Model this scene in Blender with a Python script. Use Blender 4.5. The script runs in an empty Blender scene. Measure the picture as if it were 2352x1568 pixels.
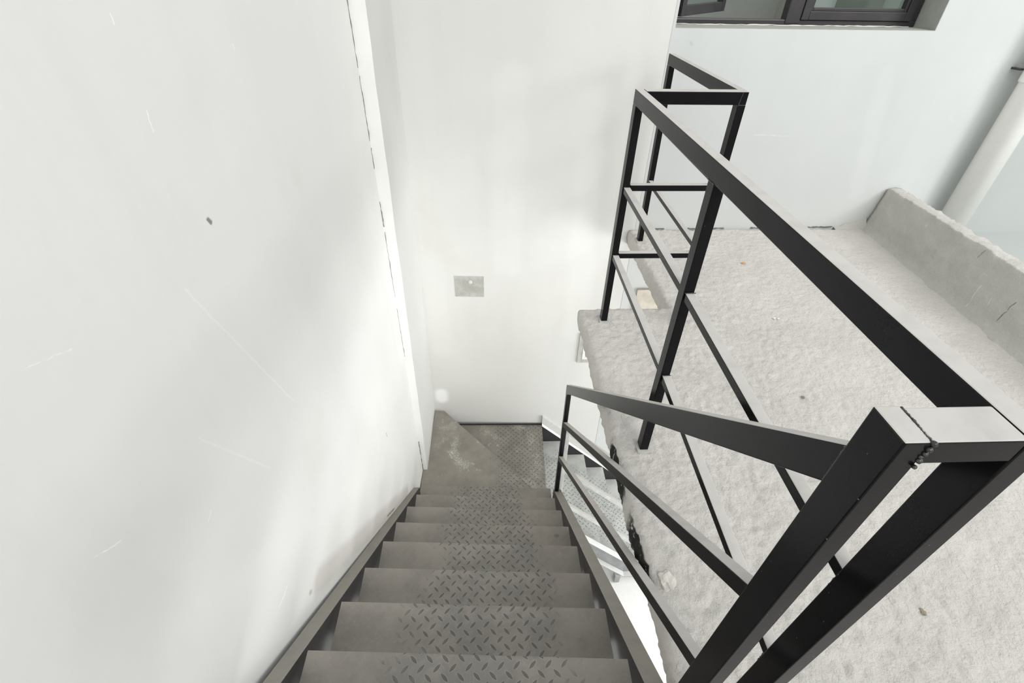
import bpy, bmesh, math, random
from mathutils import Vector, Matrix, noise
random.seed(7)
S = bpy.context.scene
COL = S.collection

# ------------------------------------------------------------------ camera
F_PX = 1110.19
cd = bpy.data.cameras.new('camera'); cam = bpy.data.objects.new('camera', cd); COL.objects.link(cam)
cd.sensor_width = 36; cd.sensor_fit = 'HORIZONTAL'; cd.lens = 36 * F_PX / 2352; cd.clip_start = 0.02
def _rows():
    n = Vector((1150 - 1176, 2183 - 784, F_PX)).normalized()
    v = Vector((1122 - 1176, -98 - 784, F_PX)); y = (v - n * v.dot(n)).normalized()
    z = -n; x = y.cross(z)
    return x, y, z
_x, _y, _z = _rows()
right = Vector((_x.x, _y.x, _z.x)); up = -Vector((_x.y, _y.y, _z.y)); back = -Vector((_x.z, _y.z, _z.z))
M = Matrix((right, up, back)).transposed().to_4x4(); M.translation = (0, 0, 1.45)
cam.matrix_world = M
S.camera = cam

# ------------------------------------------------------------------ light
w = bpy.data.worlds.new('world'); S.world = w; w.use_nodes = True
bgn = w.node_tree.nodes['Background']; bgn.inputs[0].default_value = (0.97, 0.99, 1.0, 1); bgn.inputs[1].default_value = 1.0
sd = bpy.data.lights.new('daylight', 'SUN'); sd.energy = 1.15; sd.angle = math.radians(30); sd.color = (1, 0.985, 0.95)
so = bpy.data.objects.new('daylight', sd); COL.objects.link(so)
so.rotation_euler = Vector((0.20, -0.72, 0.64)).to_track_quat('Z', 'Y').to_euler(); so.location = (4, -3, 5)
def area(name, loc, target, sx, sy, power, color=(1, 1, 1)):
    d = bpy.data.lights.new(name, 'AREA'); d.shape = 'RECTANGLE'; d.size = sx; d.size_y = sy; d.energy = power; d.color = color
    o = bpy.data.objects.new(name, d); COL.objects.link(o); o.location = loc
    o.rotation_euler = (Vector(loc) - Vector(target)).to_track_quat('Z', 'Y').to_euler()
    return o
area('side_opening_light', (4.8, 0.2, 2.4), (3.0, 2.7, 0.5), 1.0, 1.0, 60)
area('lower_doorway_light', (3.6, 1.2, -1.5), (0.6, 1.9, -2.4), 2.0, 1.6, 85)
area('lower_room_light', (1.6, -1.2, -0.6), (1.4, 1.0, -3.0), 1.8, 1.8, 55)
S.view_settings.view_transform = 'Standard'; S.view_settings.look = 'None'; S.view_settings.gamma = 1
S.view_settings.exposure = 0.06
S.view_settings.use_curve_mapping = False

# ------------------------------------------------------------------ node helpers
class N:
    def __init__(s, name):
        s.m = bpy.data.materials.new(name); s.m.use_nodes = True; s.t = s.m.node_tree
        s.b = s.t.nodes['Principled BSDF']; s._c = {}
    def n(s, t, **k):
        x = s.t.nodes.new(t)
        for a, b in k.items(): setattr(x, a, b)
        return x
    def put(s, sock, v):
        if isinstance(v, bpy.types.NodeSocket): s.t.links.new(v, sock)
        elif isinstance(v, (tuple, list, Vector)) and sock.type == 'RGBA': sock.default_value = (*v[:3], 1)
        else: sock.default_value = v
    def math(s, op, a, b=0.0, c=0.0, clamp=False):
        x = s.n('ShaderNodeMath', operation=op); x.use_clamp = clamp
        s.put(x.inputs[0], a); s.put(x.inputs[1], b)
        if op in ('MULTIPLY_ADD', 'COMPARE', 'SMOOTH_MIN'): s.put(x.inputs[2], c)
        return x.outputs[0]
    def vec(s, op, a, b=(0, 0, 0), scale=None):
        x = s.n('ShaderNodeVectorMath', operation=op); s.put(x.inputs[0], a); s.put(x.inputs[1], b)
        if scale is not None: s.put(x.inputs['Scale'], scale)
        return x.outputs['Value'] if op in ('DOT_PRODUCT', 'LENGTH', 'DISTANCE') else x.outputs['Vector']
    def obj(s):
        if 'o' not in s._c: s._c['o'] = s.n('ShaderNodeTexCoord').outputs['Object']
        return s._c['o']
    def sep(s, v):
        x = s.n('ShaderNodeSeparateXYZ'); s.put(x.inputs[0], v); return x.outputs
    def comb(s, x, y, z):
        c = s.n('ShaderNodeCombineXYZ'); s.put(c.inputs[0], x); s.put(c.inputs[1], y); s.put(c.inputs[2], z); return c.outputs[0]
    def noise(s, v, scale, detail=4, rough=0.55, dist=0.0):
        x = s.n('ShaderNodeTexNoise'); s.put(x.inputs['Vector'], v); x.inputs['Scale'].default_value = scale
        x.inputs['Detail'].default_value = detail; x.inputs['Roughness'].default_value = rough; x.inputs['Distortion'].default_value = dist
        return x.outputs['Fac']
    def ramp(s, f, a, b, va=0.0, vb=1.0, smooth=True):
        x = s.n('ShaderNodeMapRange'); x.interpolation_type = 'SMOOTHSTEP' if smooth else 'LINEAR'
        s.put(x.inputs[0], f)
        for i, v in enumerate((a, b, va, vb)): s.put(x.inputs[i + 1], v)
        return x.outputs[0]
    def mix(s, f, a, b):
        x = s.n('ShaderNodeMix', data_type='RGBA'); s.put(x.inputs[0], f); s.put(x.inputs[6], a); s.put(x.inputs[7], b)
        return x.outputs[2]
    def seg(s, p, a, b, wid, soft=0.5):
        a = Vector(a); ba = Vector(b) - a; L2 = max(ba.length_squared, 1e-9)
        pa = s.vec('SUBTRACT', p, tuple(a))
        h = s.math('DIVIDE', s.vec('DOT_PRODUCT', pa, tuple(ba)), L2, clamp=True)
        d = s.vec('LENGTH', s.vec('SUBTRACT', pa, s.vec('SCALE', tuple(ba), scale=h)))
        return s.ramp(d, wid * (1 - soft), wid * (1 + soft), 1.0, 0.0)
    def bump(s, h, strength, dist=0.01):
        x = s.n('ShaderNodeBump'); s.put(x.inputs['Height'], h); x.inputs['Strength'].default_value = strength; x.inputs['Distance'].default_value = dist
        s.t.links.new(x.outputs[0], s.b.inputs['Normal'])
    def done(s, color, rough=0.6, metal=0.0, spec=None):
        s.put(s.b.inputs['Base Color'], color); s.put(s.b.inputs['Roughness'], rough); s.put(s.b.inputs['Metallic'], metal)
        if spec is not None: s.b.inputs['Specular IOR Level'].default_value = spec
        return s.m

def plaster(name, base, stain, stain_amt, marks=(), streak=1.0, blue=None):
    """marks: (a, b, width, colour, strength)"""
    g = N(name); p = g.obj()
    warp = g.vec('ADD', p, g.vec('SCALE', g.comb(g.noise(p, 3.0), g.noise(p, 2.3, 2), g.noise(p, 2.7, 2)), scale=0.25))
    big = g.noise(warp, 0.9, 4, 0.5)
    sq = g.vec('MULTIPLY', p, (1, 1, 0.16))
    st = g.noise(sq, 5.0, 5, 0.6)
    fine = g.noise(p, 38, 5, 0.65)
    col = g.mix(g.ramp(big, 0.35, 0.7), base, tuple(c * 0.93 for c in base))
    col = g.mix(g.math('MULTIPLY', g.ramp(st, 0.45, 0.75), 0.35 * streak), col, tuple(c * 0.90 for c in base))
    col = g.mix(g.math('MULTIPLY', g.ramp(g.noise(warp, 2.1, 6, 0.6), 0.55, 0.78), stain_amt), col, stain)
    col = g.mix(g.math('MULTIPLY', g.ramp(fine, 0.62, 0.8), 0.12), col, tuple(min(1, c * 1.08) for c in base))
    if marks:
        wob = g.vec('ADD', p, g.vec('SCALE', g.comb(g.noise(p, 30, 2), g.noise(p, 33, 2), g.noise(p, 36, 2)), scale=0.012))
        wob = g.vec('SUBTRACT', wob, (0.006, 0.006, 0.006))
        for a, b, wd, c, stg in marks:
            col = g.mix(g.math('MULTIPLY', g.seg(wob, a, b, wd), stg), col, c)
    g.bump(g.math('ADD', g.math('MULTIPLY', fine, 0.35), g.noise(p, 9, 3, 0.5)), 0.12, 0.008)
    return g.done(col, 0.72, spec=0.3)

def paint(name, base, dust, dust_amt, rough=0.34, spec=0.5, scratch=0.5, sheen=0.0):
    """painted steel with settled dust on the upward faces"""
    g = N(name); p = g.obj()
    geo = g.n('ShaderNodeNewGeometry'); nz = g.sep(geo.outputs['Normal'])[2]; pos = geo.outputs['Position']
    up_ = g.ramp(nz, 0.35, 0.75)
    n1 = g.noise(pos, 14, 5, 0.6); n2 = g.noise(pos, 90, 3, 0.7)
    amt = g.math('MULTIPLY', up_, g.ramp(n1, 0.2, 0.6, dust_amt * 0.85, dust_amt))
    vo = g.n('ShaderNodeTexVoronoi'); g.put(vo.inputs['Vector'], pos); vo.inputs['Scale'].default_value = 55
    gate = g.ramp(g.sep(vo.outputs['Color'])[0], 0.62, 0.70)
    speck = g.math('MULTIPLY', g.math('MULTIPLY', g.ramp(vo.outputs['Distance'], 0.035, 0.075, 1.0, 0.0), gate), 0.55 * scratch)
    speck = g.math('MAXIMUM', speck, g.math('MULTIPLY', g.ramp(n2, 0.72, 0.78), 0.35 * scratch))
    col = g.mix(g.ramp(n1, 0.4, 0.7), base, tuple(c * 1.25 for c in base))
    col = g.mix(speck, col, (0.45, 0.44, 0.42))
    col = g.mix(amt, col, dust)
    g.b.inputs['Sheen Weight'].default_value = sheen; g.b.inputs['Sheen Roughness'].default_value = 0.35
    g.bump(g.noise(pos, 220, 2, 0.5), 0.05, 0.002)
    return g.done(col, g.math('ADD', rough, g.math('MULTIPLY', amt, 0.35)), spec=spec)

def checker(name, base, dust, dustcol_amt, cx=0.0, half=0.26, wear=(0.09, 0.1, 0.1), along='X', light=0.0, powder=(), spots=()):
    """chequer plate: raised lozenges, worn clean in the walking line, dust at the ends"""
    g = N(name)
    geo = g.n('ShaderNodeNewGeometry'); pos = geo.outputs['Position']
    X, Y, Z = g.sep(g.vec('ADD', pos, (10, 10, 0)))
    cw, ch = 0.047, 0.0245
    v = g.math('DIVIDE', Y, ch); iv = g.math('FLOOR', v); odd = g.math('MODULO', iv, 2.0)
    u = g.math('ADD', g.math('DIVIDE', X, cw), g.math('MULTIPLY', odd, 0.5))
    fu = g.math('MULTIPLY', g.math('SUBTRACT', g.math('FRACT', u), 0.5), 2.0)
    fv = g.math('MULTIPLY', g.math('SUBTRACT', g.math('FRACT', v), 0.5), 1.0)
    par = g.math('MULTIPLY_ADD', odd, 2.0, -1.0)
    # rotate by +-45 degrees
    a = g.math('MULTIPLY', g.math('ADD', fu, g.math('MULTIPLY', fv, par)), 0.7071)
    b = g.math('MULTIPLY', g.math('SUBTRACT', g.math('MULTIPLY', fv, par), fu), 0.7071)
    a2 = g.math('POWER', g.math('ABSOLUTE', g.math('DIVIDE', a, 0.66)), 2.0)
    b1 = g.math('ABSOLUTE', g.math('DIVIDE', b, 0.21))
    d = g.math('ADD', a2, b1)                     # lens shape, <1 inside
    loz = g.ramp(d, 0.75, 1.05, 1.0, 0.0)
    rim = g.math('MULTIPLY', g.ramp(d, 1.0, 1.5, 1.0, 0.0), g.ramp(d, 0.8, 1.0))
    oi = g.n('ShaderNodeObjectInfo')
    along_c = g.sep(pos)[0 if along == 'X' else 1]
    wob = g.math('MULTIPLY', g.math('SUBTRACT', g.noise(g.vec('ADD', pos, oi.outputs['Location']), 6, 4, 0.6), 0.5), 0.42)
    dist = g.math('ADD', g.math('ABSOLUTE', g.math('SUBTRACT', along_c, cx)), wob)
    walk = g.ramp(dist, half * 0.72, half * 1.1, 1.0, 0.0)
    patch = g.ramp(g.noise(pos, 8, 6, 0.72, 0.6), 0.42, 0.66)
    wearf = g.math('MULTIPLY', walk, patch)
    n1 = g.noise(pos, 7, 6, 0.62); n2 = g.noise(pos, 60, 4, 0.7)
    steel = g.mix(g.ramp(n1, 0.3, 0.7), wear, tuple(x * 1.5 for x in wear))
    dusty = g.mix(g.ramp(n1, 0.35, 0.7), dust, tuple(x * 0.80 for x in dust))
    dusty = g.mix(g.math('MULTIPLY', g.ramp(n2, 0.5, 0.75), 0.25), dusty, tuple(min(1, x * 1.35) for x in dust))
    col = g.mix(g.math('MULTIPLY', wearf, 0.42), dusty, steel)
    col = g.mix(g.math('MULTIPLY', g.math('MULTIPLY', loz, walk), 0.62), col, base)
    col = g.mix(g.math('MULTIPLY', g.math('MULTIPLY', rim, walk), 0.30), col, tuple(min(1, x * 1.7) for x in dust))
    for a_, wd in spots:
        pw = g.vec('ADD', pos, g.vec('SCALE', g.comb(g.math('SUBTRACT', g.noise(pos, 60, 3), .5), g.math('SUBTRACT', g.noise(pos, 71, 3), .5), 0.0), scale=0.03))
        col = g.mix(g.math('MULTIPLY', g.seg(pw, a_, tuple(c + .004 for c in a_), wd), 0.6), col, (0.10, 0.095, 0.09))
    for a_, b_, wd, stg in powder:
        pw = g.vec('ADD', pos, g.vec('SCALE', g.comb(g.math('SUBTRACT', g.noise(pos, 25, 4), .5), g.math('SUBTRACT', g.noise(pos, 31, 4), .5), 0.0), scale=0.16))
        col = g.mix(g.math('MULTIPLY', g.math('MULTIPLY', g.seg(pw, a_, b_, wd * 0.75, 0.95), g.ramp(g.noise(pos, 90, 6, 0.85), 0.46, 0.60)), stg * 0.9), col, (0.74, 0.71, 0.66))
    if light:
        sp = g.math('MULTIPLY', g.ramp(g.noise(pos, 9, 8, 0.75), 0.60, 0.72), g.ramp(g.noise(pos, 150, 2, 0.5), 0.3, 0.7))
        col = g.mix(g.math('MULTIPLY', sp, light), col, (0.75, 0.74, 0.70))
    g.bump(g.math('ADD', g.math('MULTIPLY', g.math('MULTIPLY', loz, g.ramp(walk, 0, 1, 0.15, 1.0)), 1.0), g.math('MULTIPLY', n2, 0.12)), 0.55, 0.004)
    return g.done(col, g.ramp(wearf, 0, 1, 0.62, 0.42), g.math('MULTIPLY', wearf, 0.25), spec=0.4)

def concrete(name, base, dark_edge=False, rough_bump=0.6, marks=()):
    g = N(name); geo = g.n('ShaderNodeNewGeometry'); p = geo.outputs['Position']
    n1 = g.noise(p, 3, 6, 0.6); n2 = g.noise(p, 45, 6, 0.7); n3 = g.noise(p, 16, 5, 0.65)
    col = g.mix(g.ramp(n1, 0.3, 0.7), base, tuple(c * 0.90 for c in base))
    col = g.mix(g.math('MULTIPLY', g.ramp(n3, 0.58, 0.78), 0.30), col, tuple(c * f for c, f in zip(base, (0.66, 0.64, 0.60))))
    col = g.mix(g.math('MULTIPLY', g.ramp(n2, 0.60, 0.75), 0.35), col, tuple(c * 0.6 for c in base))
    col = g.mix(g.math('MULTIPLY', g.ramp(n2, 0.35, 0.25), 0.5), col, tuple(min(1, c * 1.15) for c in base))
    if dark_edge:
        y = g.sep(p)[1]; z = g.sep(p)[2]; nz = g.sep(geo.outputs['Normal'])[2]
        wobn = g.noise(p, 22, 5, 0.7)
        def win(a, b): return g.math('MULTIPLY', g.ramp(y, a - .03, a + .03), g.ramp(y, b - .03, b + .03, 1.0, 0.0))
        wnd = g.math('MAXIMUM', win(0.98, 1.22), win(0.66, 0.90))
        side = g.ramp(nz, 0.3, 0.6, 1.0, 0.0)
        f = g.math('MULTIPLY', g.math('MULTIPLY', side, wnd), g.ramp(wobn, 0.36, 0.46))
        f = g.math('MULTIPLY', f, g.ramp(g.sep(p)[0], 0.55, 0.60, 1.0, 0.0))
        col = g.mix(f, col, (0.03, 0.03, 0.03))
    if marks:
        wob = g.vec('ADD', p, g.vec('SCALE', g.comb(g.math('SUBTRACT', g.noise(p, 20, 3), .5), g.math('SUBTRACT', g.noise(p, 24, 3), .5), 0.0), scale=0.02))
        for a_, b_, wd, c_, stg in marks: col = g.mix(g.math('MULTIPLY', g.seg(wob, a_, b_, wd), stg), col, c_)
    g.bump(g.math('ADD', n2, g.math('MULTIPLY', n3, 0.8)), rough_bump, 0.012)
    return g.done(col, 0.9, spec=0.2)

def plain(name, col, rough=0.6, metal=0.0, var=0.12, scale=20):
    g = N(name); p = g.obj(); n = g.noise(p, scale, 5, 0.6)
    return g.done(g.mix(g.ramp(n, 0.3, 0.7), col, tuple(c * (1 - var) for c in col)), rough, metal)

# ------------------------------------------------------------------ materials
W = (0.97, 0.97, 0.96); DK = (0.09, 0.09, 0.08); MK = (0.45, 0.44, 0.41)
left_marks = [
    ((-0.633, 1.041, 0.982), (-0.634, 1.046, 0.972), 0.0055, (0.16, 0.16, 0.155), 0.85),
    ((-0.635, 0.99, 1.22), (-0.636, 0.986, 1.185), 0.0016, W, 0.9),
    ((-0.657, 0.421, 0.673), (-0.655, 0.469, 0.643), 0.0012, W, 0.8),
    ((-0.654, 0.51, 0.998), (-0.650, 0.603, 0.968), 0.0009, W, 0.6),
    ((-0.649, 0.641, -0.078), (-0.645, 0.726, -0.081), 0.0022, W, 0.8),
    ((-0.604, 1.823, -0.640), (-0.604, 1.823, -0.668), 0.0028, (0.12, 0.12, 0.12), 0.8),
    ((-0.614, 1.562, -1.049), (-0.609, 1.679, -1.158), 0.006, (0.10, 0.09, 0.08), 0.9),
    ((-0.649, 0.63, 0.444), (-0.648, 0.65, 0.452), 0.0012, W, 0.7),
    ((-0.635, 1.001, 1.368), (-0.635, 1.001, 1.352), 0.0014, W, 0.8),
    ((-0.620, 1.388, 1.278), (-0.620, 1.385, 1.258), 0.0012, W, 0.8),
    ((-0.640, 0.88, 0.90), (-0.632, 1.10, 0.35), 0.003, W, 0.25),
    ((-0.646, 0.72, 0.62), (-0.640, 0.88, 0.30), 0.003, W, 0.18),
    ((-0.643, 0.794, -0.276), (-0.643, 0.80, -0.286), 0.008, (0.35, 0.31, 0.25), 0.5),
    ((-0.640, 0.86, -0.33), (-0.600, 1.95, -1.40), 0.05, (0.45, 0.41, 0.36), 0.45),
]
end_marks = [
    ((-0.353, 3.08, 0.683), (-0.340, 3.08, 0.694), 0.0035, MK, 0.6), ((-0.340, 3.08, 0.694), (-0.327, 3.08, 0.690), 0.0035, MK, 0.6),
    ((-0.467, 3.10, -1.60), (-0.467, 3.10, -1.66), 0.055, W, 0.75),
    ((-0.19, 3.08, 1.2), (-0.18, 3.08, 0.55), 0.004, MK, 0.12),
    ((0.12, 3.08, 0.9), (0.10, 3.08, -0.3), 0.10, W, 0.10),
    ((-0.42, 3.08, -0.30), (-0.42, 3.08, -1.10), 0.09, W, 0.10),
    ((0.62, 3.06, 0.5), (0.66, 3.06, -0.9), 0.09, W, 0.10),
]
M_LEFT = plaster('left_plaster', (0.81, 0.81, 0.785), (0.66, 0.64, 0.60), 0.30, left_marks)
M_END = plaster('end_plaster', (0.70, 0.70, 0.675), (0.60, 0.59, 0.55), 0.30, end_marks)
M_RIGHT = plaster('window_wall_plaster', (0.595, 0.615, 0.605), (0.62, 0.63, 0.60), 0.40,
                  [((1.90, 3.06, 0.92), (1.925, 3.06, 0.935), 0.002, DK, 0.4), ((1.10, 3.05, 1.10), (1.11, 3.05, 1.09), 0.006, MK, 0.5),
                   ((1.62, 3.06, 0.62), (2.1, 3.06, 0.60), 0.004, W, 0.15), ((2.3, 3.06, 0.95), (2.45, 3.07, 0.25), 0.05, W, 0.05)])
M_GREYWALL = plaster('grey_plaster', (0.44, 0.465, 0.45), (0.50, 0.49, 0.46), 0.6)
M_COL = plaster('pilaster_shade_plaster', (0.67, 0.675, 0.65), (0.64, 0.63, 0.60), 0.15)  # side faces greyed, their shade put into the colour
M_BLACK = paint('black_steel_paint', (0.0060, 0.0060, 0.0072), (0.60, 0.58, 0.55), 0.93, rough=0.22, spec=0.13, sheen=0.0)
M_STRING = paint('dusty_stringer_paint', (0.018, 0.018, 0.019), (0.29, 0.27, 0.24), 0.95, rough=0.38)
M_TREAD = checker('checker_plate', (0.055, 0.055, 0.055), (0.27, 0.25, 0.222), 1.0, cx=-0.03, half=0.27, spots=[((0.335, 1.402, -1.02), 0.012)])
POW = [((-0.367, 2.603, -1.8), (-0.242, 2.458, -1.8), 0.035, 0.95), ((-0.327, 2.742, -1.8), (-0.349, 2.602, -1.8), 0.03, 0.8), ((-0.46, 2.868, -1.8), (-0.348, 2.915, -1.8), 0.04, 0.5), ((-0.5, 2.675, -1.8), (-0.379, 2.791, -1.8), 0.012, 0.5), ((-0.231, 2.862, -1.8), (-0.095, 2.688, -1.8), 0.02, 0.6), ((-0.102, 3.021, -1.985), (0.018, 2.914, -1.985), 0.04, 0.5), ((0.223, 3.04, -1.985), (0.266, 3.082, -1.985), 0.04, 0.6), ((0.323, 3.01, -1.985), (0.364, 2.501, -1.985), 0.05, 0.45), ((0.159, 2.462, -1.985), (0.317, 2.373, -1.985), 0.05, 0.7)]
M_WIND = checker('landing_checker_plate', (0.06, 0.06, 0.058), (0.29, 0.27, 0.235), 1.0, cx=0.28, half=0.30, light=0.9, powder=POW)
M_LOW = checker('lower_checker_plate', (0.10, 0.11, 0.11), (0.58, 0.59, 0.57), 1.0, cx=2.55, half=0.36, wear=(0.22, 0.24, 0.24), along='Y', light=0.9)  # lower flight plates: dust and overexposure both put into the pale colour
M_LOWS = paint('lit_lower_steel', (0.44, 0.45, 0.43), (0.40, 0.39, 0.36), 0.92, rough=0.3)  # pale base carries the strong light on the lower railing
M_LOWG = paint('overlit_dusty_steel', (0.22, 0.23, 0.23), (0.66, 0.67, 0.65), 0.9, rough=0.35, scratch=1.5)  # dusty stringer steel with overexposure painted into its paler colour
M_SLAB = concrete('rough_concrete', (0.69, 0.665, 0.625), True, 1.0)
M_CURB = concrete('trowelled_cement', (0.57, 0.555, 0.52), False, 0.75,
    [((2.520, 1.872, 0.045), (2.568, 1.872, 0.22), 0.003, (0.16, 0.14, 0.12), 0.8), ((2.526, 2.047, 0.03), (2.56, 2.073, 0.141), 0.0025, (0.8, 0.79, 0.74), 0.7),
     ((2.538, 1.963, 0.092), (2.556, 1.994, 0.145), 0.0025, (0.8, 0.79, 0.74), 0.7), ((2.595, 2.21, 0.233), (2.605, 2.205, 0.271), 0.004, (0.2, 0.18, 0.15), 0.6),
     ((2.62, 2.62, 0.22), (2.63, 2.625, 0.24), 0.006, (0.75, 0.73, 0.7), 0.7)])
M_FLOORLOW = plain('white_floor', (0.85, 0.85, 0.84), 0.5, var=0.04)
M_MORTAR = plain('mortar', (0.50, 0.50, 0.46), 0.9, var=0.25, scale=18)
M_BEIGE = plain('beige_mortar', (0.62, 0.57, 0.49), 0.9, var=0.2, scale=14)
M_WELD = plain('weld_metal', (0.10, 0.10, 0.10), 0.3, 0.6, var=0.6, scale=150)
M_PVC = plain('white_pvc', (0.93, 0.925, 0.89), 0.35, var=0.02)
M_FRAME = paint('window_frame_paint', (0.030, 0.027, 0.029), (0.13, 0.12, 0.115), 0.8, rough=0.32)
M_SILL = plain('window_reveal_cement', (0.46, 0.47, 0.43), 0.85)
M_SEAL = plain('white_sealant', (0.80, 0.78, 0.74), 0.5)
M_BRICK = plain('brick', (0.62, 0.30, 0.16), 0.9)
M_CHIP = plain('pale_cement', (0.68, 0.65, 0.60), 0.9, var=0.15)
gl = N('window_glass'); gl.b.inputs['Transmission Weight'].default_value = 1.0; gl.b.inputs['IOR'].default_value = 1.45
M_GLASS = gl.done((0.80, 0.88, 0.82), 0.02)

# ------------------------------------------------------------------ mesh helpers
def link(name, me, mat, parent=None, smooth=False):
    o = bpy.data.objects.new(name, me); COL.objects.link(o)
    if mat: me.materials.append(mat)
    if parent: o.parent = parent
    if smooth:
        for f in me.polygons: f.use_smooth = True
    return o
def from_bm(name, bm, mat, parent=None, smooth=False):
    bmesh.ops.recalc_face_normals(bm, faces=bm.faces)
    me = bpy.data.meshes.new(name); bm.to_mesh(me); bm.free(); return link(name, me, mat, parent, smooth)
def tag(o, label=None, cat=None, group=None, kind=None):
    if label: o['label'] = label
    if cat: o['category'] = cat
    if group: o['group'] = group
    if kind: o['kind'] = kind
    return o
def empty(name, loc, label, cat, group=None):
    o = bpy.data.objects.new(name, None); COL.objects.link(o); o.location = loc; o.empty_display_size = 0.1
    return tag(o, label, cat, group)
def hexa(bm, P):
    """8 corners: 0-3 one end loop, 4-7 other end loop"""
    v = [bm.verts.new(p) for p in P]
    for q in ((0, 1, 2, 3), (7, 6, 5, 4), (0, 4, 5, 1), (1, 5, 6, 2), (2, 6, 7, 3), (3, 7, 4, 0)): bm.faces.new([v[i] for i in q])
    return v
def bevel(bm, r, seg=2):
    bmesh.ops.recalc_face_normals(bm, faces=bm.faces)
    es = [e for e in bm.edges if len(e.link_faces) == 2 and e.calc_face_angle(0) > 0.5]
    bmesh.ops.bevel(bm, geom=es, offset=r, segments=seg, affect='EDGES', profile=0.5)
def box_bm(x0, x1, y0, y1, z0, z1, r=0.0, bm=None):
    b = bm or bmesh.new()
    hexa(b, [(x0, y0, z0), (x1, y0, z0), (x1, y1, z0), (x0, y1, z0), (x0, y0, z1), (x1, y0, z1), (x1, y1, z1), (x0, y1, z1)])
    if r: bevel(b, r)
    return b
def local(bm, parent):
    if parent is not None:
        off = -parent.location
        for v in bm.verts: v.co += off
    return bm
def box(name, x0, x1, y0, y1, z0, z1, mat, parent=None, r=0.0):
    bm = box_bm(x0, x1, y0, y1, z0, z1, r); local(bm, parent); return from_bm(name, bm, mat, parent)
def bar_y(name, xl0, y0, ztop0, xl1, y1, ztop1, wx, h, mat, parent, r=0.0022):
    """rectangular tube running mostly along y, vertical end cuts"""
    bm = bmesh.new()
    hexa(bm, [(xl0, y0, ztop0 - h), (xl0 + wx, y0, ztop0 - h), (xl0 + wx, y0, ztop0), (xl0, y0, ztop0),
              (xl1, y1, ztop1 - h), (xl1 + wx, y1, ztop1 - h), (xl1 + wx, y1, ztop1), (xl1, y1, ztop1)])
    bevel(bm, r); local(bm, parent); return from_bm(name, bm, mat, parent)
def bar_x(name, x0, zt0, x1, zt1, yf0, yf1, wy, h, mat, parent, r=0.0022):
    bm = bmesh.new()
    hexa(bm, [(x0, yf0, zt0 - h), (x0, yf0 + wy, zt0 - h), (x0, yf0 + wy, zt0), (x0, yf0, zt0),
              (x1, yf1, zt1 - h), (x1, yf1 + wy, zt1 - h), (x1, yf1 + wy, zt1), (x1, yf1, zt1)])
    bevel(bm, r); local(bm, parent); return from_bm(name, bm, mat, parent)
def prism(name, poly, z0, z1, mat, parent=None, r=0.0):
    bm = bmesh.new(); a = [bm.verts.new((x, y, z0)) for x, y in poly]; b = [bm.verts.new((x, y, z1)) for x, y in poly]
    n = len(poly); bm.faces.new(a[::-1]); bm.faces.new(b)
    for i in range(n): bm.faces.new([a[i], a[(i + 1) % n], b[(i + 1) % n], b[i]])
    if r: bevel(bm, r)
    local(bm, parent); return from_bm(name, bm, mat, parent)
def quad_solid(name, P, t, mat, parent=None):
    """P: 4 points, thickness vector t"""
    bm = bmesh.new(); t = Vector(t); P = [Vector(p) for p in P]
    hexa(bm, P + [p + t for p in P]); local(bm, parent); return from_bm(name, bm, mat, parent)
def weld(name, a, b, parent, r=0.0022, seed=0):
    """a bead of weld blobs between two points"""
    rnd = random.Random(seed); a = Vector(a); b = Vector(b); bm = bmesh.new(); L = (b - a).length; n = max(3, int(L / (r * 1.5)))
    for i in range(n + 1):
        p = a.lerp(b, i / n) + Vector([rnd.uniform(-1, 1) * r * 0.35 for _ in range(3)])
        bmesh.ops.create_icosphere(bm, subdivisions=1, radius=r * rnd.uniform(0.7, 1.25), matrix=Matrix.Translation(p))
    local(bm, parent); return from_bm(name, bm, M_WELD, parent, True)

# ------------------------------------------------------------------ setting: walls and floors
def wall_x(y): return -0.673 + 0.038 * y
quad_solid('wall_left', [(wall_x(-2.6), -2.6, -3.0), (wall_x(2.47), 2.47, -3.0), (wall_x(2.47), 2.47, 3.4), (wall_x(-2.6), -2.6, 3.4)], (-0.2, 0, 0), M_LEFT)['kind'] = 'structure'
bm = bmesh.new()   # pilaster in the far left corner, leaning a little out of plumb
yf = 2.45
hexa(bm, [(-0.80, yf - .01, -3.0), (-0.556, yf - .01, -3.0), (-0.552, 3.30, -3.0), (-0.80, 3.30, -3.0),
          (-0.80, yf, 3.4), (-0.487, yf, 3.4), (-0.500, 3.30, 3.4), (-0.80, 3.30, 3.4)])
bmesh.ops.subdivide_edges(bm, edges=[e for e in bm.edges if abs(e.verts[0].co.z - e.verts[1].co.z) > 3], cuts=90)
for v in bm.verts:
    k = noise.noise(Vector((v.co.x * 3, 5, v.co.z * 6))) * 0.0022 + noise.noise(Vector((1, v.co.y * 2, v.co.z * 25))) * 0.0008
    v.co += Vector((k, k, 0))
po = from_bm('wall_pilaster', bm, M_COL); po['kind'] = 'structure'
po.data.materials.append(plaster('lit_front_plaster', (0.88, 0.885, 0.86), (0.7, 0.69, 0.66), 0.2))  # camera-facing side whitened, its brighter light painted as a second plaster
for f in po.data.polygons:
    if f.normal.y < -0.5: f.material_index = 1
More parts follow.
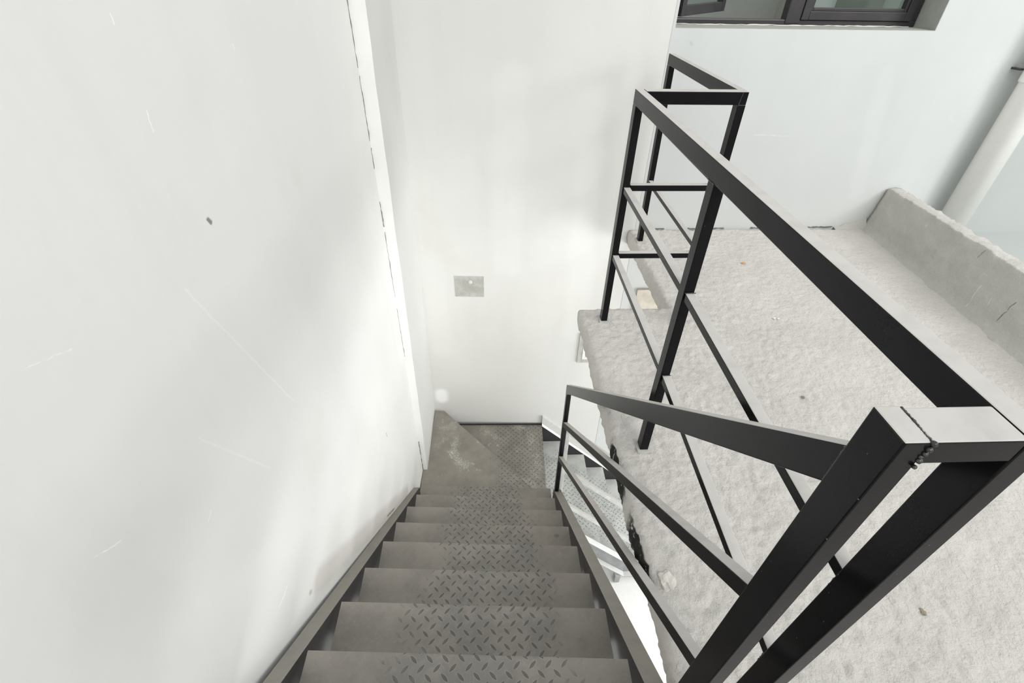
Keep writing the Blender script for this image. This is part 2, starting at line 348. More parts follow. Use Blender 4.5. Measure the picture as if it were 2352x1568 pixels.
# thin open crack between the wall and the pilaster
def strip_mesh(name, pts, wid, mat, normal, seed=0, parent=None, th=0.0015):
    rnd = random.Random(seed); bm = bmesh.new(); pts = [Vector(p) for p in pts]; nrm = Vector(normal); A = []
    N_ = len(pts) - 1
    for i, p in enumerate(pts):
        t = (pts[min(N_, i + 1)] - pts[max(0, i - 1)]).normalized(); s = t.cross(nrm).normalized()
        wv = wid * rnd.uniform(0.35, 1.3)
        A.append([bm.verts.new(p - s * wv), bm.verts.new(p + s * wv), bm.verts.new(p + s * wv * .7 + nrm * th), bm.verts.new(p - s * wv * .7 + nrm * th)])
    for i in range(N_):
        for k in range(4): bm.faces.new([A[i][k], A[i][(k + 1) % 4], A[i + 1][(k + 1) % 4], A[i + 1][k]])
    bm.faces.new(A[0]); bm.faces.new(A[-1][::-1]); local(bm, parent)
    return from_bm(name, bm, mat, parent)

M_CRACK = plain('crack_dark', (0.30, 0.28, 0.24), 0.95, var=0.5, scale=60)
rnd = random.Random(21)
for k, (za, zb, wd) in enumerate(((1.32, 1.05, .0035), (1.03, 0.74, .003), (0.72, 0.60, .0035), (0.45, 0.30, .006), (0.28, -0.15, .0028), (-0.22, -0.62, .0025), (-1.45, -1.84, .006))):
    pts = []; z = za
    while z > zb: pts.append((wall_x(2.44) + 0.0012 + rnd.uniform(-.0015, .0015), 2.4385 - .0015, z)); z -= 0.02
    strip_mesh('trim_%d' % (10 + k), pts, wd * 0.55, M_CRACK, (0.35, -0.93, 0), seed=40 + k)['kind'] = 'structure'
# end wall, left part (stairwell) and right part (with the window), a small step between them
quad_solid('wall_end', [(-0.9, 3.124, -3.0), (0.985, 3.052, -3.0), (0.985, 3.052, 3.4), (-0.9, 3.124, 3.4)], (0, 0.26, 0), M_END)['kind'] = 'structure'
WX0, WX1, WZ0, WZ1 = 1.0, 2.467, 1.166, 2.55
def wy_(x): return 3.050 + (x - 0.985) * 0.0165
bm = bmesh.new()
for x0, x1, z0, z1 in ((0.985, WX0, -3.0, 3.4), (WX0, WX1, -3.0, WZ0), (WX0, WX1, WZ1, 3.4), (WX1, 4.6, -3.0, 3.4)):
    hexa(bm, [(x0, wy_(x0), z0), (x1, wy_(x1), z0), (x1, wy_(x1) + 0.26, z0), (x0, wy_(x0) + 0.26, z0),
              (x0, wy_(x0), z1), (x1, wy_(x1), z1), (x1, wy_(x1) + 0.26, z1), (x0, wy_(x0) + 0.26, z1)])
from_bm('wall_window', bm, M_RIGHT)['kind'] = 'structure'
quad_solid('wall_right_plaster', [(3.27, wy_(3.27) - .003, -0.2), (4.6, wy_(4.6) - .003, -0.2), (4.6, wy_(4.6) - .003, 3.4), (3.27, wy_(3.27) - .003, 3.4)], (0, 0.006, 0), M_GREYWALL)['kind'] = 'structure'
box('wall_back', -0.9, 6.0, -2.8, -2.6, -3.0, 1.0, M_END)['kind'] = 'structure'
box('floor', -2.0, 6.5, -2.8, 3.4, -3.1, -3.0, M_FLOORLOW)['kind'] = 'structure'
bpy.data.objects['floor'].name = 'floor_lower'

# rough concrete upper floor
def build_slab():
    step = 0.0125; x0, y0 = 0.47, -0.35; nx = int((2.72 - x0) / step); ny = int((3.06 - y0) / step)
    def inside(i, j):
        x = x0 + (i + .5) * step; y = y0 + (j + .5) * step
        return not (y > 2.095 and x < 0.95)
    V = {}; verts = []; faces = []; fb = {}
    def vid(i, j):
        if (i, j) in V: return V[i, j]
        x = x0 + i * step; y = y0 + j * step
        p = Vector((x * 9, y * 9, 0)); q = Vector((x * 40, y * 40, 3)); r = Vector((x * 95, y * 95, 7))
        near = max(0.0, min(1.0, (1.9 - x) / 1.0))
        z = noise.noise(p) * 0.004 + noise.noise(q) * (0.0035 + 0.0062 * near) + noise.noise(r) * (0.0022 + 0.0040 * near) - 0.002
        V[i, j] = len(verts); verts.append([x, y, z]); return V[i, j]
    for i in range(nx):
        for j in range(ny):
            if inside(i, j):
                f = [vid(i, j), vid(i + 1, j), vid(i + 1, j + 1), vid(i, j + 1)]; faces.append(f)
                for k in range(4):
                    e = (f[k], f[(k + 1) % 4])
                    if (e[1], e[0]) in fb: del fb[(e[1], e[0])]
                    else: fb[e] = 1
    # jitter the free edges
    bvs = {}
    for a, b in fb:
        bvs[a] = 1; bvs[b] = 1
    for k in bvs:
        x, y, z = verts[k]
        jx = noise.noise(Vector((x * 12, y * 12, 9))) * 0.004 + noise.noise(Vector((x * 50, y * 50, 2))) * 0.007
        jy = noise.noise(Vector((x * 12, y * 12, 19))) * 0.009 + noise.noise(Vector((x * 50, y * 50, 12))) * 0.006
        lean = 0.0
        if x < 0.48: lean = -0.006 if y > 0.8 else 0.0
        verts[k][0] += (jx if x < 1.2 else 0) + lean; verts[k][1] += jy if y < 3 else 0; verts[k][2] -= 0.006
    rows = 6; TH = 0.11
    ring = {k: [k] for k in bvs}
    for k in bvs:
        x, y, z = verts[k]
        for r in range(1, rows + 1):
            zz = -TH * r / rows
            d = noise.noise(Vector((x * 20, y * 20, zz * 30))) * 0.006 + noise.noise(Vector((x * 60, y * 60, zz * 60))) * 0.003
            ox = d if x < 1.2 else 0
            if x < 1.2: ox -= 0.008 * math.sin(math.pi * r / rows)
            verts.append([x + ox, y + (d if 2.0 < y < 2.2 else 0), zz]); ring[k].append(len(verts) - 1)
    for a, b in fb:
        for r in range(rows): faces.append([ring[b][r], ring[a][r], ring[a][r + 1], ring[b][r + 1]])
    me = bpy.data.meshes.new('floor'); me.from_pydata(verts, [], faces); me.update()
    o = link('floor', me, M_SLAB, None, True); o['kind'] = 'structure'
    bm = bmesh.new()
    box_bm(0.475, 2.72, -0.35, 2.09, -0.105, -0.03, bm=bm); box_bm(0.955, 2.72, 2.0, 3.055, -0.106, -0.03, bm=bm)
    box_bm(0.475, 2.72, -2.6, -0.34, -0.105, -0.002, bm=bm)
    bmesh.ops.recalc_face_normals(bm, faces=bm.faces)
    me2 = bpy.data.meshes.new('floor_core'); bm.to_mesh(me2); bm.free()
    c = link('floor_core', me2, M_SLAB); c['kind'] = 'structure'
build_slab()
box('floor_outer', 2.72, 6.0, -2.6, 3.16, -0.16, -0.05, M_GREYWALL)['kind'] = 'structure'

# cement curb along the right side of the floor
def build_curb():
    bm = bmesh.new(); n = 190; rows = []
    prof_h = 0.286
    for i in range(n + 1):
        y = -0.6 + (3.066 + 0.6) * i / n
        def J(s, a=0.006): return noise.noise(Vector((s * 7.3, y * 14, s))) * a * 1.3 + noise.noise(Vector((s * 3.1, y * 45, 5))) * a * 1.1 + noise.noise(Vector((s * 3.1, y * 90, 8))) * a * 0.5
        xb = 2.605 - (3.08 - y) * 0.085; xt = 2.655 - (3.08 - y) * 0.052
        wid = 0.085 + 0.0 * y
        P = []
        m = 12
        for k in range(m + 1):
            f = k / m; x = xb + (xt - xb) * f; z = prof_h * f - 0.004
            if k == 0: x -= 0.018
            if k == 1: x -= 0.004
            P.append((x + J(k * 1.7, 0.0045), y, z + (J(33, 0.008) if k == m else 0)))
        tx, tz = P[-1][0], P[-1][2]; P[-1] = (tx - .002, y, tz - .004); P.append((tx + .001, y, tz + .001)); P.append((tx + .006, y, tz + .002))
        P.append((xt + wid * .5, y, prof_h + J(50, 0.006))); P.append((xt + wid, y, prof_h - 0.005 + J(60, 0.008)))
        P.append((xt + wid + 0.01, y, 0.1)); P.append((xt + wid + 0.015, y, -0.06))
        rows.append([bm.verts.new(p) for p in P])
    for i in range(n):
        for k in range(len(rows[0]) - 1): bm.faces.new([rows[i][k], rows[i + 1][k], rows[i + 1][k + 1], rows[i][k + 1]])
    bm.faces.new(rows[0]); bm.faces.new(rows[-1][::-1])
    o = from_bm('cement_curb', bm, M_CURB, None, True)
    tag(o, 'raised rough cement curb running along the right edge of the upper concrete floor', 'curb')
    return o
build_curb()
# broken fillet of mortar at the foot of the curb
bm = bmesh.new(); rnd = random.Random(3)
pts = [(2.40, 0.004), (2.44, 0.012), (2.47, 0.032), (2.52, 0.038), (2.57, 0.05), (2.61, 0.07)]
A = []
for x, h in pts:
    A.append([bm.verts.new((x, 3.085, -0.005)), bm.verts.new((x, 3.085, h)), bm.verts.new((x + rnd.uniform(-.005, .005), 3.066, h * 0.9)), bm.verts.new((x, 3.045 - h * 0.3, -0.005))])
for i in range(len(A) - 1):
    for k in range(4): bm.faces.new([A[i][k], A[i][(k + 1) % 4], A[i + 1][(k + 1) % 4], A[i + 1][k]])
bm.faces.new(A[0]); bm.faces.new(A[-1][::-1])
tag(from_bm('mortar_fillet', bm, M_CURB), 'small broken mortar fillet at the foot of the wall beside the curb', 'mortar')
# dark ragged joint where the floor meets the window wall
rnd = random.Random(12)
for k, (xa, xb) in enumerate(((1.06, 1.2), (1.30, 1.62), (1.80, 2.40))):
    pts = []; x = xa
    while x < xb: pts.append((x, wy_(x) - 0.004 + rnd.uniform(-.002, .002), 0.003 + rnd.uniform(-.003, .003))); x += 0.014
    strip_mesh('trim_%d' % (k + 1), pts, 0.0045, plain('joint_%d' % k, (0.13, 0.13, 0.115), 0.95), (0, -0.6, 0.8), seed=k)['kind'] = 'structure'

# ------------------------------------------------------------------ guard railing on the slab
GX = 0.553; TW = 0.030; RH = 0.052; RT = 1.069
G = empty('guard_railing', (0.568, 1.98, 0.0), 'black steel guard railing standing on the edge of the rough concrete floor', 'railing')
bar_y('handrail', GX, 0.3062, RT, GX - 0.003, 2.012, RT, TW + 0.001, RH, M_BLACK, G)
bar_x('handrail', GX + TW, RT, 0.972, RT, 1.965, 1.965, 0.045, 0.046, M_BLACK, G)
bar_y('handrail', 0.945, 2.010, RT, 0.945, 2.905, RT, TW, RH, M_BLACK, G)
def post(x0, y0, x1, y1, z0, z1, wx, wy, lean=(0, 0), mat=M_BLACK, parent=G, name='post'):
    bm = bmesh.new(); lx, ly = lean
    hexa(bm, [(x0, y0, z0), (x0 + wx, y0, z0), (x0 + wx, y0 + wy, z0), (x0, y0 + wy, z0),
              (x1, y1, z1), (x1 + wx, y1, z1), (x1 + wx, y1 + wy, z1), (x1, y1 + wy, z1)])
    bevel(bm, 0.0022); local(bm, parent); return from_bm(name, bm, mat, parent)
post(0.553, 1.980, 0.550, 1.968, 0.0, RT - RH, 0.030, 0.044)
post(0.548, 1.155, 0.552, 1.160, 0.0, RT - RH, 0.031, 0.040)
post(0.942, 1.966, 0.942, 1.966, 0.0, RT - 0.046, 0.031, 0.044)
post(0.960, 2.862, 0.945, 2.862, 0.0, RT - RH, 0.030, 0.043)
post(0.532, 0.305, 0.553, 0.305, 0.0, RT - 0.004, 0.0315, 0.050)
for (x, y) in ((0.553, 1.98), (0.548, 1.155), (0.942, 1.966), (0.960, 2.862), (0.532, 0.305)):
    bm = box_bm(x - 0.010, x + 0.045, y - 0.012, y + 0.055, -0.004, 0.004, 0.0015); local(bm, G)
    o = from_bm('base_plate', bm, plain('plate_primer', (0.50, 0.50, 0.47), 0.8), G); o['label'] = 'pale base plate'
for zt in (0.700, 0.382):
    bar_y('mid_rail', GX + 0.002, 1.195, zt, GX + 0.002, 1.972, zt + 0.002, 0.028, 0.024, M_BLACK, G)
for zt, zn in ((0.700, 0.690), (0.380, 0.345)):
    bar_y('mid_rail', GX + 0.002, 0.352, zn, GX + 0.002, 1.158, zt, 0.028, 0.026, M_BLACK, G)
for zt in (0.711, 0.392):
    bar_x('mid_rail', GX + TW, zt, 0.945, zt, 1.972, 1.972, 0.028, 0.026, M_BLACK, G)
for zt in (0.725, 0.407):
    bar_y('mid_rail', 0.948, 2.008, zt, 0.952, 2.864, zt, 0.026, 0.024, M_BLACK, G)
weld('weld_bead', (0.5515, 1.160, 1.0165), (0.5515, 1.200, 1.0165), G, 0.0022, 1)
weld('weld_bead', (0.949, 1.964, 1.066), (0.942, 1.964, 1.024), G, 0.0018, 2)
weld('weld_bead', (0.5545, 1.155, 0.702), (0.583, 1.155, 0.702), G, 0.0017, 3)
weld('weld_bead', (0.5545, 1.155, 0.382), (0.583, 1.155, 0.382), G, 0.0017, 4)
weld('weld_bead', (0.553, 0.357, 0.66), (0.553, 0.357, 0.64), G, 0.0024, 5)
weld('weld_bead', (0.545, 0.357, 0.345), (0.545, 0.357, 0.31), G, 0.0022, 6)
weld('weld_bead', (0.553, 1.979, 0.702), (0.583, 1.979, 0.704), G, 0.0015, 7)

# ------------------------------------------------------------------ stair railing of the upper flight
R_ = empty('stair_railing', (0.432, 0.33, 0.02), 'sloping black steel railing beside the upper flight of checker-plate treads', 'railing')
post(0.400, 0.305, 0.418, 0.305, 0.012, RT, 0.030, 0.053, parent=R_, name='newel_post')
box('connecting_beam', 0.448, 0.5515, 0.305, 0.355, 1.0345, RT, M_BLACK, R_, 0.0022)
bar_y('handrail', 0.4195, 0.357, 1.003, 0.431, 2.066, -0.523, 0.029, 0.072, M_BLACK, R_)
bar_y('mid_rail', 0.4205, 0.357, 0.642, 0.431, 2.036, -0.815, 0.027, 0.046, M_BLACK, R_)
bar_y('mid_rail', 0.4205, 0.357, 0.300, 0.428, 2.036, -1.150, 0.027, 0.046, M_BLACK, R_)
post(0.428, 2.036, 0.432, 2.036, -1.562, -0.575, 0.028, 0.030, parent=R_)
weld('weld_bead', (0.4480, 0.304, 1.067), (0.4460, 0.304, 1.033), R_, 0.0042, 11)
weld('weld_bead', (0.4475, 0.305, 1.0685), (0.449, 0.355, 1.0685), R_, 0.0018, 12)
weld('weld_bead', (0.4185, 0.358, 0.998), (0.4185, 0.358, 0.935), R_, 0.0014, 13)
weld('weld_bead', (0.4195, 0.358, 0.640), (0.4195, 0.358, 0.60), R_, 0.0016, 14)
strip_mesh('weld_spatter', [(0.4172, 0.350 - i * 0.0005, 0.615 - i * 0.004) for i in range(9)], 0.0006, M_SEAL, (-1, 0, 0), 3, R_)['label'] = 'thin white drip on the newel'

# ------------------------------------------------------------------ upper flight
def nos_z(y): return -0.187 - 0.9055 * (y - 0.532)
ST = empty('steel_staircase', (-0.08, 1.2, -1.0), 'upper flight of dusty checker-plate steel stairs descending along the left wall', 'staircase')
def xr(y): return 0.4015 + 0.0145 * (y - 0.33)
def xl(y): return -0.586 + 0.0195 * (y - 0.33)
def channel_y(name, xin, side, y0, y1, wid, depth, mat, parent, ztop):
    """C section running down the slope, web on the tread side, flanges away from it"""
    bm = bmesh.new(); t = 0.006
    def ring(y):
        x = xin(y); z = ztop(y); s = side
        pr = [(0, 0), (wid, 0), (wid, -t * 1.35), (t, -t * 1.35), (t, -depth + t * 1.35), (wid, -depth + t * 1.35), (wid, -depth), (0, -depth)]
        return [bm.verts.new((x + s * a, y, z + b)) for a, b in pr]
    a = ring(y0); b = ring(y1)
    for k in range(8): bm.faces.new([a[k], a[(k + 1) % 8], b[(k + 1) % 8], b[k]])
    for r, inv in ((a, 0), (b, 1)):
        for q in ((0, 1, 2, 3), (0, 3, 4, 7), (7, 4, 5, 6)): bm.faces.new([r[i] for i in (q if not inv else q[::-1])])
    local(bm, parent); return from_bm(name, bm, mat, parent)
channel_y('stringer', xr, 1, 0.02, 2.085, 0.052, 0.26, M_STRING, ST, lambda y: nos_z(y) + 0.002)
channel_y('stringer', xl, -1, 0.02, 2.125, 0.050, 0.26, M_STRING, ST, lambda y: nos_z(y - 0.045) + 0.002)
def tread_mesh(w_, skew):
    bm = bmesh.new(); t = 0.005; n = 24; d = 0.262
    def P(u, y, z):   # u 0..1 left to right
        return (-w_ / 2 + w_ * u, y - skew * (u - .5), z + noise.noise(Vector((u * 3, y * 4, 0))) * 0.001)
    prof = [(-d, 0.03), (-d, 0), (-0.006, 0), (-0.0015, -0.0012), (0, -0.005), (0, -0.036), (-t, -0.036), (-t, -t - .001), (-d + t, -t), (-d + t, 0.03)]
    prof = [(-d, -0.0), (-0.006, 0), (-0.0015, -0.0012), (0, -0.005), (0, -0.036), (-t, -0.036), (-t, -t - .001), (-d, -t)]
    R = [[bm.verts.new(P(i / n, y, z)) for y, z in prof] for i in range(n + 1)]; m = len(prof)
    for i in range(n):
        for k in range(m): bm.faces.new([R[i][k], R[i][(k + 1) % m], R[i + 1][(k + 1) % m], R[i + 1][k]])
    bm.faces.new(R[0]); bm.faces.new(R[-1][::-1])
    bmesh.ops.recalc_face_normals(bm, faces=bm.faces)
    me = bpy.data.meshes.new('tread'); bm.to_mesh(me); bm.free(); me.materials.append(M_TREAD); return me
ys = [0.072, 0.302, 0.532, 0.762, 0.990, 1.231, 1.457, 1.694, 1.913, 2.118]
TM = tread_mesh(0.957, 0.055)
for i, y in enumerate(ys):
    o = bpy.data.objects.new('tread', TM); COL.objects.link(o); o.parent = ST
    yc = y + 0.025
    o.location = Vector(((xr(y) + xl(y)) / 2, yc, nos_z(y))) - ST.location
    if y > 1.8: o.scale.x = 0.985

# ------------------------------------------------------------------ winder landing and lower flight
LD = empty('winder_landing', (-0.08, 2.6, -2.1), 'two dusty diagonal checker-plate winder treads turning the stair in the left corner', 'landing')
def plate(name, poly, z, mat, parent, lip_edges=(), lip=0.045):
    bm = bmesh.new(); t = 0.005
    a = [bm.verts.new((x, y, z - t)) for x, y in poly]; b = [bm.verts.new((x, y, z)) for x, y in poly]; n = len(poly)
    bm.faces.new(a[::-1]); bm.faces.new(b)
    for i in range(n): bm.faces.new([a[i], a[(i + 1) % n], b[(i + 1) % n], b[i]])
    for i in lip_edges:
        p, q = Vector((*poly[i], 0)), Vector((*poly[(i + 1) % n], 0)); d = (q - p).normalized(); nn = Vector((d.y, -d.x, 0)) * 0.004
        hexa(bm, [(p.x, p.y, z - lip), (q.x, q.y, z - lip), (q.x - nn.x, q.y - nn.y, z - lip), (p.x - nn.x, p.y - nn.y, z - lip),
                  (p.x, p.y, z - .001), (q.x, q.y, z - .001), (q.x - nn.x, q.y - nn.y, z - .001), (p.x - nn.x, p.y - nn.y, z - .001)])
    local(bm, parent); return from_bm(name, bm, mat, parent)
plate('winder_tread', [(-0.585, 2.0), (0.43, 2.0), (0.43, 2.085), (-0.455, 3.085), (-0.535, 3.09), (-0.543, 2.448), (-0.578, 2.445)], -1.800, M_WIND, LD, (2,))
plate('winder_tread', [(0.31, 2.10), (0.414, 2.10), (0.447, 3.058), (-0.54, 3.075), (-0.54, 2.98)], -1.985, M_WIND, LD, (1,))
prism('edge_beam', [(-0.54, 3.083), (0.447, 3.062), (0.447, 3.068), (-0.54, 3.089)], -2.15, -1.968, M_STRING, LD)
prism('edge_beam', [(-0.578, 2.02), (-0.57, 2.02), (-0.545, 3.07), (-0.56, 3.07)], -1.98, -1.806, M_STRING, LD)

LF = empty('steel_staircase', (0.95, 2.58, -3.0), 'dusty lower flight of steel stairs, bright light painted in as a pale colour, going down under the concrete floor', 'staircase')
Z0 = -1.985; X0 = 0.447; GO = 0.218; RI = 0.2105; SL = RI / GO
for k in range(1, 5):
    xn = X0 + GO * k; z = Z0 - RI * k
    plate('tread', [(xn - GO - 0.03, 2.105), (xn, 2.105), (xn + 0.002, 3.036), (xn - GO - 0.03, 3.036)], z, M_LOW, LF, (1,))
def channel_x(name, x0, x1, y, side, wid, depth, mat, parent, zt):
    bm = bmesh.new(); t = 0.006
    def ring(x):
        z = zt(x)
        pr = [(0, 0), (wid, 0), (wid, -t * 1.35), (t, -t * 1.35), (t, -depth + t * 1.35), (wid, -depth + t * 1.35), (wid, -depth), (0, -depth)]
        return [bm.verts.new((x, y + side * a, z + b)) for a, b in pr]
    a = ring(x0); b = ring(x1)
    for k in range(8): bm.faces.new([a[k], a[(k + 1) % 8], b[(k + 1) % 8], b[k]])
    for r in (a, b):
        for q in ((0, 1, 2, 3), (0, 3, 4, 7), (7, 4, 5, 6)): bm.faces.new([r[i] for i in q])
    local(bm, parent); return from_bm(name, bm, mat, parent)
zt = lambda x: Z0 - SL * (x - X0) + 0.004
channel_x('stringer', 0.42, 1.15, 2.100, -1, 0.055, 0.235, M_LOWG, LF, zt)
o = channel_x('stringer', 0.447, 1.50, 3.038, 1, 0.012, 0.25, M_STRING, LF, zt)
zk = zt(1.15)
channel_x('stringer', 1.151, 1.50, 2.100, -1, 0.055, min(0.235, 0.235), M_LOWG, LF, lambda x: zk + 0.0)
prism('anchor_bracket', [(1.07, 2.045), (1.115, 2.045), (1.115, 2.10), (1.07, 2.10)], -2.99, zk - 0.22, M_LOWG, LF)
# plaster trim line on the wall above the lower stringer
quad_solid('trim_4', [(0.447, 3.050, zt(.447) + .002), (1.50, 3.040, zt(1.5) + .002), (1.50, 3.045, zt(1.5) + .115), (0.447, 3.052, zt(.447) + .115)], (0, 0.02, 0), plain('plaster_fillet', (0.62, 0.62, 0.59), 0.8))['kind'] = 'structure'

quad_solid('trim_5', [(0.447, 3.036, zt(.447) + .002), (1.50, 3.034, zt(1.5) + .002), (1.50, 3.046, zt(1.5) + .022), (0.447, 3.048, zt(.447) + .022)], (0, 0.015, 0), plain('white_fillet', (0.85, 0.85, 0.83), 0.8))['kind'] = 'structure'
LR = empty('stair_railing', (0.475, 2.08, -2.0), 'dusty sloping railing of the lower flight below the upper newel, strong light painted in', 'railing')
post(0.462, 2.062, 0.462, 2.062, -2.0, -0.945, 0.028, 0.032, mat=M_LOWS, parent=LR, name='newel_post')
rl = 0.955
for nm, dz, hh in (('handrail', -0.895, 0.06), ('mid_rail', -1.335, 0.042), ('mid_rail', -1.715, 0.042)):
    xs = 0.464 if nm == 'handrail' else 0.490
    bar_x(nm, xs, dz, 1.45, dz - rl * (1.45 - xs), 2.064, 2.064, 0.028, hh, M_LOWS, LR, 0.0018)

# ------------------------------------------------------------------ marks and small things on the walls
def wall_plate(name, P, dy, mat, label, cat, r=0.0):
    bm = bmesh.new(); P = [Vector(p) for p in P]; hexa(bm, P + [p + Vector((0, dy, 0)) for p in P])
    return tag(from_bm(name, bm, mat), label, cat)
def ey(x): return 3.124 - (x + 0.9) * (0.072 / 1.885)
def ep(x, z, off=0.0): return (x, ey(x) - off, z)
wall_plate('mortar_patch', [ep(-0.281, -0.567, .003), ep(-0.065, -0.569, .003), ep(-0.064, -0.392, .003), ep(-0.281, -0.390, .003)], 0.02, M_MORTAR,
           'grey rectangular mortar patch on the white end wall above the winder', 'wall patch')
bm = bmesh.new(); bmesh.ops.create_uvsphere(bm, u_segments=16, v_segments=8, radius=0.016, matrix=Matrix.Translation((-0.165, ey(-.165) - 0.004, -0.440)) @ Matrix.Diagonal((1, 0.25, 1, 1)))
pp = bpy.data.objects['mortar_patch']
o = from_bm('plaster_blob', bm, M_CHIP, pp, True); o['label'] = 'pale round dab of plaster'
wall_plate('mortar_patch', [(1.085, 3.030, -0.80), (1.36, 3.034, -0.80), (1.36, 3.034, -0.482), (1.085, 3.030, -0.482)], 0.02, M_BEIGE,
           'beige mortar patch on the wall seen through the notch beside the floor', 'wall patch')
# recessed wall box with its mortar surround, half hidden by the floor edge
BX = empty('wall_box', (0.78, 3.06, -1.08), 'white wall box in a grey mortar surround half hidden behind the floor edge', 'box')
def ring_frame(name, x0, x1, z0, z1, wd, y0, y1, mat, parent):
    bm = bmesh.new()
    for a, b, c, d in ((x0, x0 + wd, z0, z1), (x1 - wd, x1, z0, z1), (x0 + wd, x1 - wd, z0, z0 + wd), (x0 + wd, x1 - wd, z1 - wd, z1)):
        box_bm(a, b, y0, y1, c, d, bm=bm)
    local(bm, parent); return from_bm(name, bm, mat, parent)
ring_frame('mortar_surround', 0.700, 0.95, -1.21, -0.905, 0.036, 3.050, 3.07, M_MORTAR, BX)
box('box_cover', 0.737, 0.913, 3.046, 3.07, -1.172, -0.943, plain('box_white', (0.85, 0.85, 0.83), 0.5), BX, 0.003)
ring_frame('cover_rim', 0.765, 0.885, -1.145, -0.970, 0.006, 3.043, 3.05, M_MORTAR, BX)

# crumbs on the floor
def lump(name, loc, s, mat, seed, label, cat, group=None, sub=2):
    bm = bmesh.new(); bmesh.ops.create_icosphere(bm, subdivisions=sub, radius=1)
    for v in bm.verts:
        k = 1 + noise.noise(v.co * 1.7 + Vector((seed * 3.1, 0, 0))) * 0.55; v.co = Vector((v.co.x * s[0], v.co.y * s[1], max(-0.4, v.co.z) * s[2])) * k
    o = from_bm(name, bm, mat, None, False); o.location = loc; return tag(o, label, cat, group)
lump('brick_chip', (1.540, 2.567, 0.002), (0.017, 0.007, 0.006), M_BRICK, 1, 'small orange brick chip lying on the concrete floor behind the railing', 'chip')
lump('cement_flake', (0.512, 0.672, -0.001), (0.026, 0.030, 0.009), M_CHIP, 2, 'pale flat cement flake stuck on the near left edge of the rough floor', 'flake', sub=3)
for i, (x, y, s, lb) in enumerate(((1.462, 1.99, .006, 'tiny white crumb on the floor, left one of the pair'), (1.482, 1.985, .005, 'tiny white crumb on the floor, right one of the pair'))):
    lump('plaster_crumb', (x, y, 0.002), (s * 1.5, s, s * .7), M_SEAL, 4 + i, lb + ' right of the main handrail', 'crumb', 'white crumbs on the floor')
lump('cement_crumb', (1.319, 1.419, 0.0), (0.006, 0.008, 0.004), plain('crumb_dark', (0.25, 0.22, 0.19), 0.9), 8, 'small brown crumb on the floor between the railing and the curb', 'crumb')
lump('cement_crumb', (1.221, 0.557, 0.0), (0.006, 0.010, 0.004), plain('crumb_dark2', (0.30, 0.26, 0.20), 0.9), 9, 'brown crumb on the floor in the lower right, nearest the viewer', 'crumb')

# ------------------------------------------------------------------ downpipe
PI_ = math.pi
DP = empty('drain_pipe', (3.135, 2.975, -0.05), 'white plastic drain pipe standing against the wall behind the curb', 'pipe')
def lathe(name, prof, cx, cy, mat, parent, n=48):
    bm = bmesh.new(); R = [[bm.verts.new((cx + r * math.cos(2 * PI_ * i / n), cy + r * math.sin(2 * PI_ * i / n), z)) for i in range(n)] for r, z in prof]
    for a, b in zip(R, R[1:]):
        for i in range(n): bm.faces.new([a[i], a[(i + 1) % n], b[(i + 1) % n], b[i]])
    bm.faces.new(R[0][::-1]); bm.faces.new(R[-1]); local(bm, parent); return from_bm(name, bm, mat, parent, True)
lathe('pipe', [(0.08, -0.05), (0.08, 3.3)], 3.135, 2.975, M_PVC, DP)
lathe('pipe_collar', [(0.081, 0.93), (0.087, 0.93), (0.088, 0.94), (0.088, 1.06), (0.086, 1.07), (0.081, 1.07)], 3.135, 2.975, M_PVC, DP)
box('bracket', 3.035, 3.065, 3.03, 3.09, 0.985, 0.995, M_WELD, DP)

# ------------------------------------------------------------------ window
WN = bpy.data.objects.new('window_1', None); COL.objects.link(WN); WN.location = (1.73, 3.25, WZ0); WN['kind'] = 'structure'
FY = 3.245
quad_solid('sill', [(WX0, wy_(WX0) + .001, WZ0 + 0.002), (WX1, wy_(WX1) + .001, WZ0 + 0.002), (WX1, 3.32, WZ0 + .002), (WX0, 3.32, WZ0 + .002)], (0, 0, -0.02), M_SILL, WN)
box('reveal', WX1 - 0.002, WX1 + 0.02, wy_(2.467) + .002, 3.32, WZ0, WZ1, M_SILL, WN)
def wbar(name, x0, x1, z0, z1, y0, y1, r=0.005, parent=WN): return box(name, x0, x1, y0, y1, z0, z1, M_FRAME, parent, r)
XR = WX1 - 0.004
wbar('frame_bottom', WX0, XR, WZ0, WZ0 + 0.030, FY, FY + 0.06)
wbar('frame_top', WX0, XR, WZ1 - 0.045, WZ1, FY, FY + 0.06)
wbar('frame_side', WX0, WX0 + 0.05, WZ0 + 0.030, WZ1 - 0.045, FY, FY + 0.06)
wbar('frame_side', XR - 0.040, XR, WZ0 + 0.030, WZ1 - 0.045, FY, FY + 0.06)
wbar('mullion', 1.690, 1.775, WZ0 + 0.010, WZ1 - 0.045, FY - 0.006, FY + 0.06)
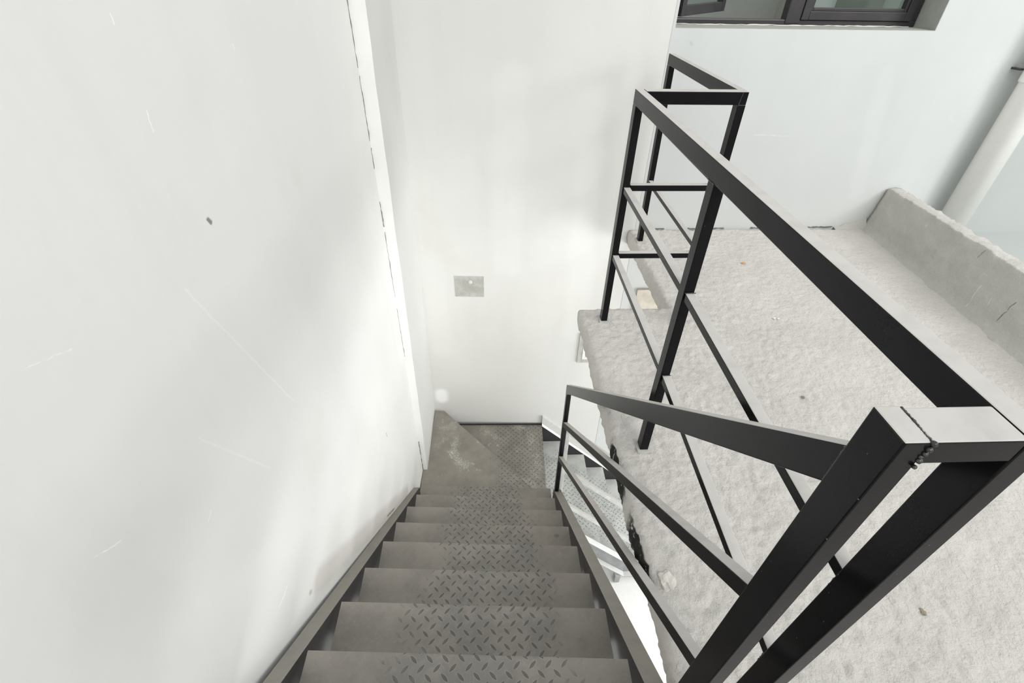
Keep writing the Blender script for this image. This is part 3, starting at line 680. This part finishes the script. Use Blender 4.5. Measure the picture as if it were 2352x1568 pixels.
# fixed sash on the right
def sash(x0, x1, z0, z1, y0, wd, name, parent, depth=0.04):
    s = wbar(name, x0, x1, z0, z0 + wd, y0, y0 + depth, 0.005, parent)
    return s
SX0, SX1, SZ0, SZ1 = 1.775, XR - 0.040, WZ0 + 0.030, WZ1 - 0.045
def sash_frame(nm, x0, x1, z0, z1, y0, y1, wd, parent):
    bm = bmesh.new()
    for a, b, c, d in ((x0, x0 + wd, z0, z1), (x1 - wd, x1, z0, z1), (x0 + wd, x1 - wd, z0, z0 + wd), (x0 + wd, x1 - wd, z1 - wd, z1)): box_bm(a, b, y0, y1, c, d, 0, bm)
    w2 = wd * 1.0; e = 0.016
    for a, b, c, d in ((x0 + wd, x0 + wd + e, z0 + wd, z1 - wd), (x1 - wd - e, x1 - wd, z0 + wd, z1 - wd), (x0 + wd + e, x1 - wd - e, z0 + wd, z0 + wd + e), (x0 + wd + e, x1 - wd - e, z1 - wd - e, z1 - wd)):
        box_bm(a, b, y0 + 0.008, y1 - 0.004, c, d, 0, bm)
    bevel(bm, 0.003, 2)
    local(bm, parent); return from_bm(nm, bm, M_FRAME, parent)
sf = sash_frame('sash', SX0, SX1, SZ0, SZ1, FY - 0.012, FY + 0.04, 0.042, WN)
def glass(x0, x1, z0, z1, y, parent):
    bm = box_bm(x0, x1, y, y + 0.005, z0, z1)
    for v in bm.verts: v.co -= WN.location
    return from_bm('pane', bm, M_GLASS, parent)
glass(SX0 + 0.05, SX1 - 0.05, SZ0 + 0.05, SZ1 - 0.05, FY + 0.012, sf)
# open sash on the left, swung outwards on its left hinges
def open_sash():
    L = 0.60; bm = bmesh.new(); wd = 0.05; z0 = WZ0 + 0.036; z1 = WZ1 - 0.05
    for a, b, c, d in ((0, wd, z0, z1), (L - wd, L, z0, z1), (wd, L - wd, z0, z0 + wd), (wd, L - wd, z1 - wd, z1)): box_bm(a, b, 0, 0.045, c, d, 0, bm)
    bevel(bm, 0.003, 2)
    g_ = box_bm(wd - 0.005, L - wd + 0.005, 0.018, 0.023, z0 + wd - 0.005, z1 - wd + 0.005)
    ang = math.radians(46); RM = Matrix.Translation((1.090, 3.262, 0)) @ Matrix.Rotation(ang, 4, 'Z')
    for b_ in (bm, g_):
        bmesh.ops.transform(b_, matrix=RM, verts=b_.verts)
        for v in b_.verts: v.co -= WN.location
    s = from_bm('sash', bm, M_FRAME, WN); from_bm('pane', g_, M_GLASS, s)
open_sash()
# sealant bead along the sill
rnd = random.Random(5); pts = []; x = 1.05
while x < 2.44: pts.append((x, FY - 0.003 + rnd.uniform(-.002, .002), WZ0 + 0.003 + rnd.uniform(-.001, .002))); x += 0.03
strip_mesh('sealant_bead', pts, 0.0035, M_SEAL, (0, -0.5, 0.8), 4, WN)
# what lies beyond the window: a grey rendered wall and its pier
box('wall_beyond', 0.4, 2.20, 4.40, 4.6, -0.5, 3.4, plain('beyond_grey', (0.42, 0.43, 0.40), 0.9, var=0.06, scale=3))['kind'] = 'structure'
box('wall_beyond_pier', 2.20, 2.32, 4.30, 4.6, -0.5, 3.4, plain('beyond_dark', (0.30, 0.30, 0.27), 0.9, var=0.06, scale=3))['kind'] = 'structure'
box('wall_beyond_white', 2.32, 2.635, 4.38, 4.6, -0.5, 3.4, plain('beyond_white', (0.85, 0.88, 0.88), 0.9, var=0.03, scale=3))['kind'] = 'structure'
box('wall_beyond_green', 2.635, 2.998, 4.36, 4.6, -0.5, 3.4, plain('beyond_green', (0.22, 0.25, 0.21), 0.9, var=0.1, scale=3))['kind'] = 'structure'
box('wall_beyond_pale', 2.998, 4.6, 4.38, 4.6, -0.5, 3.4, plain('beyond_pale', (0.40, 0.46, 0.40), 0.9, var=0.06, scale=3))['kind'] = 'structure'
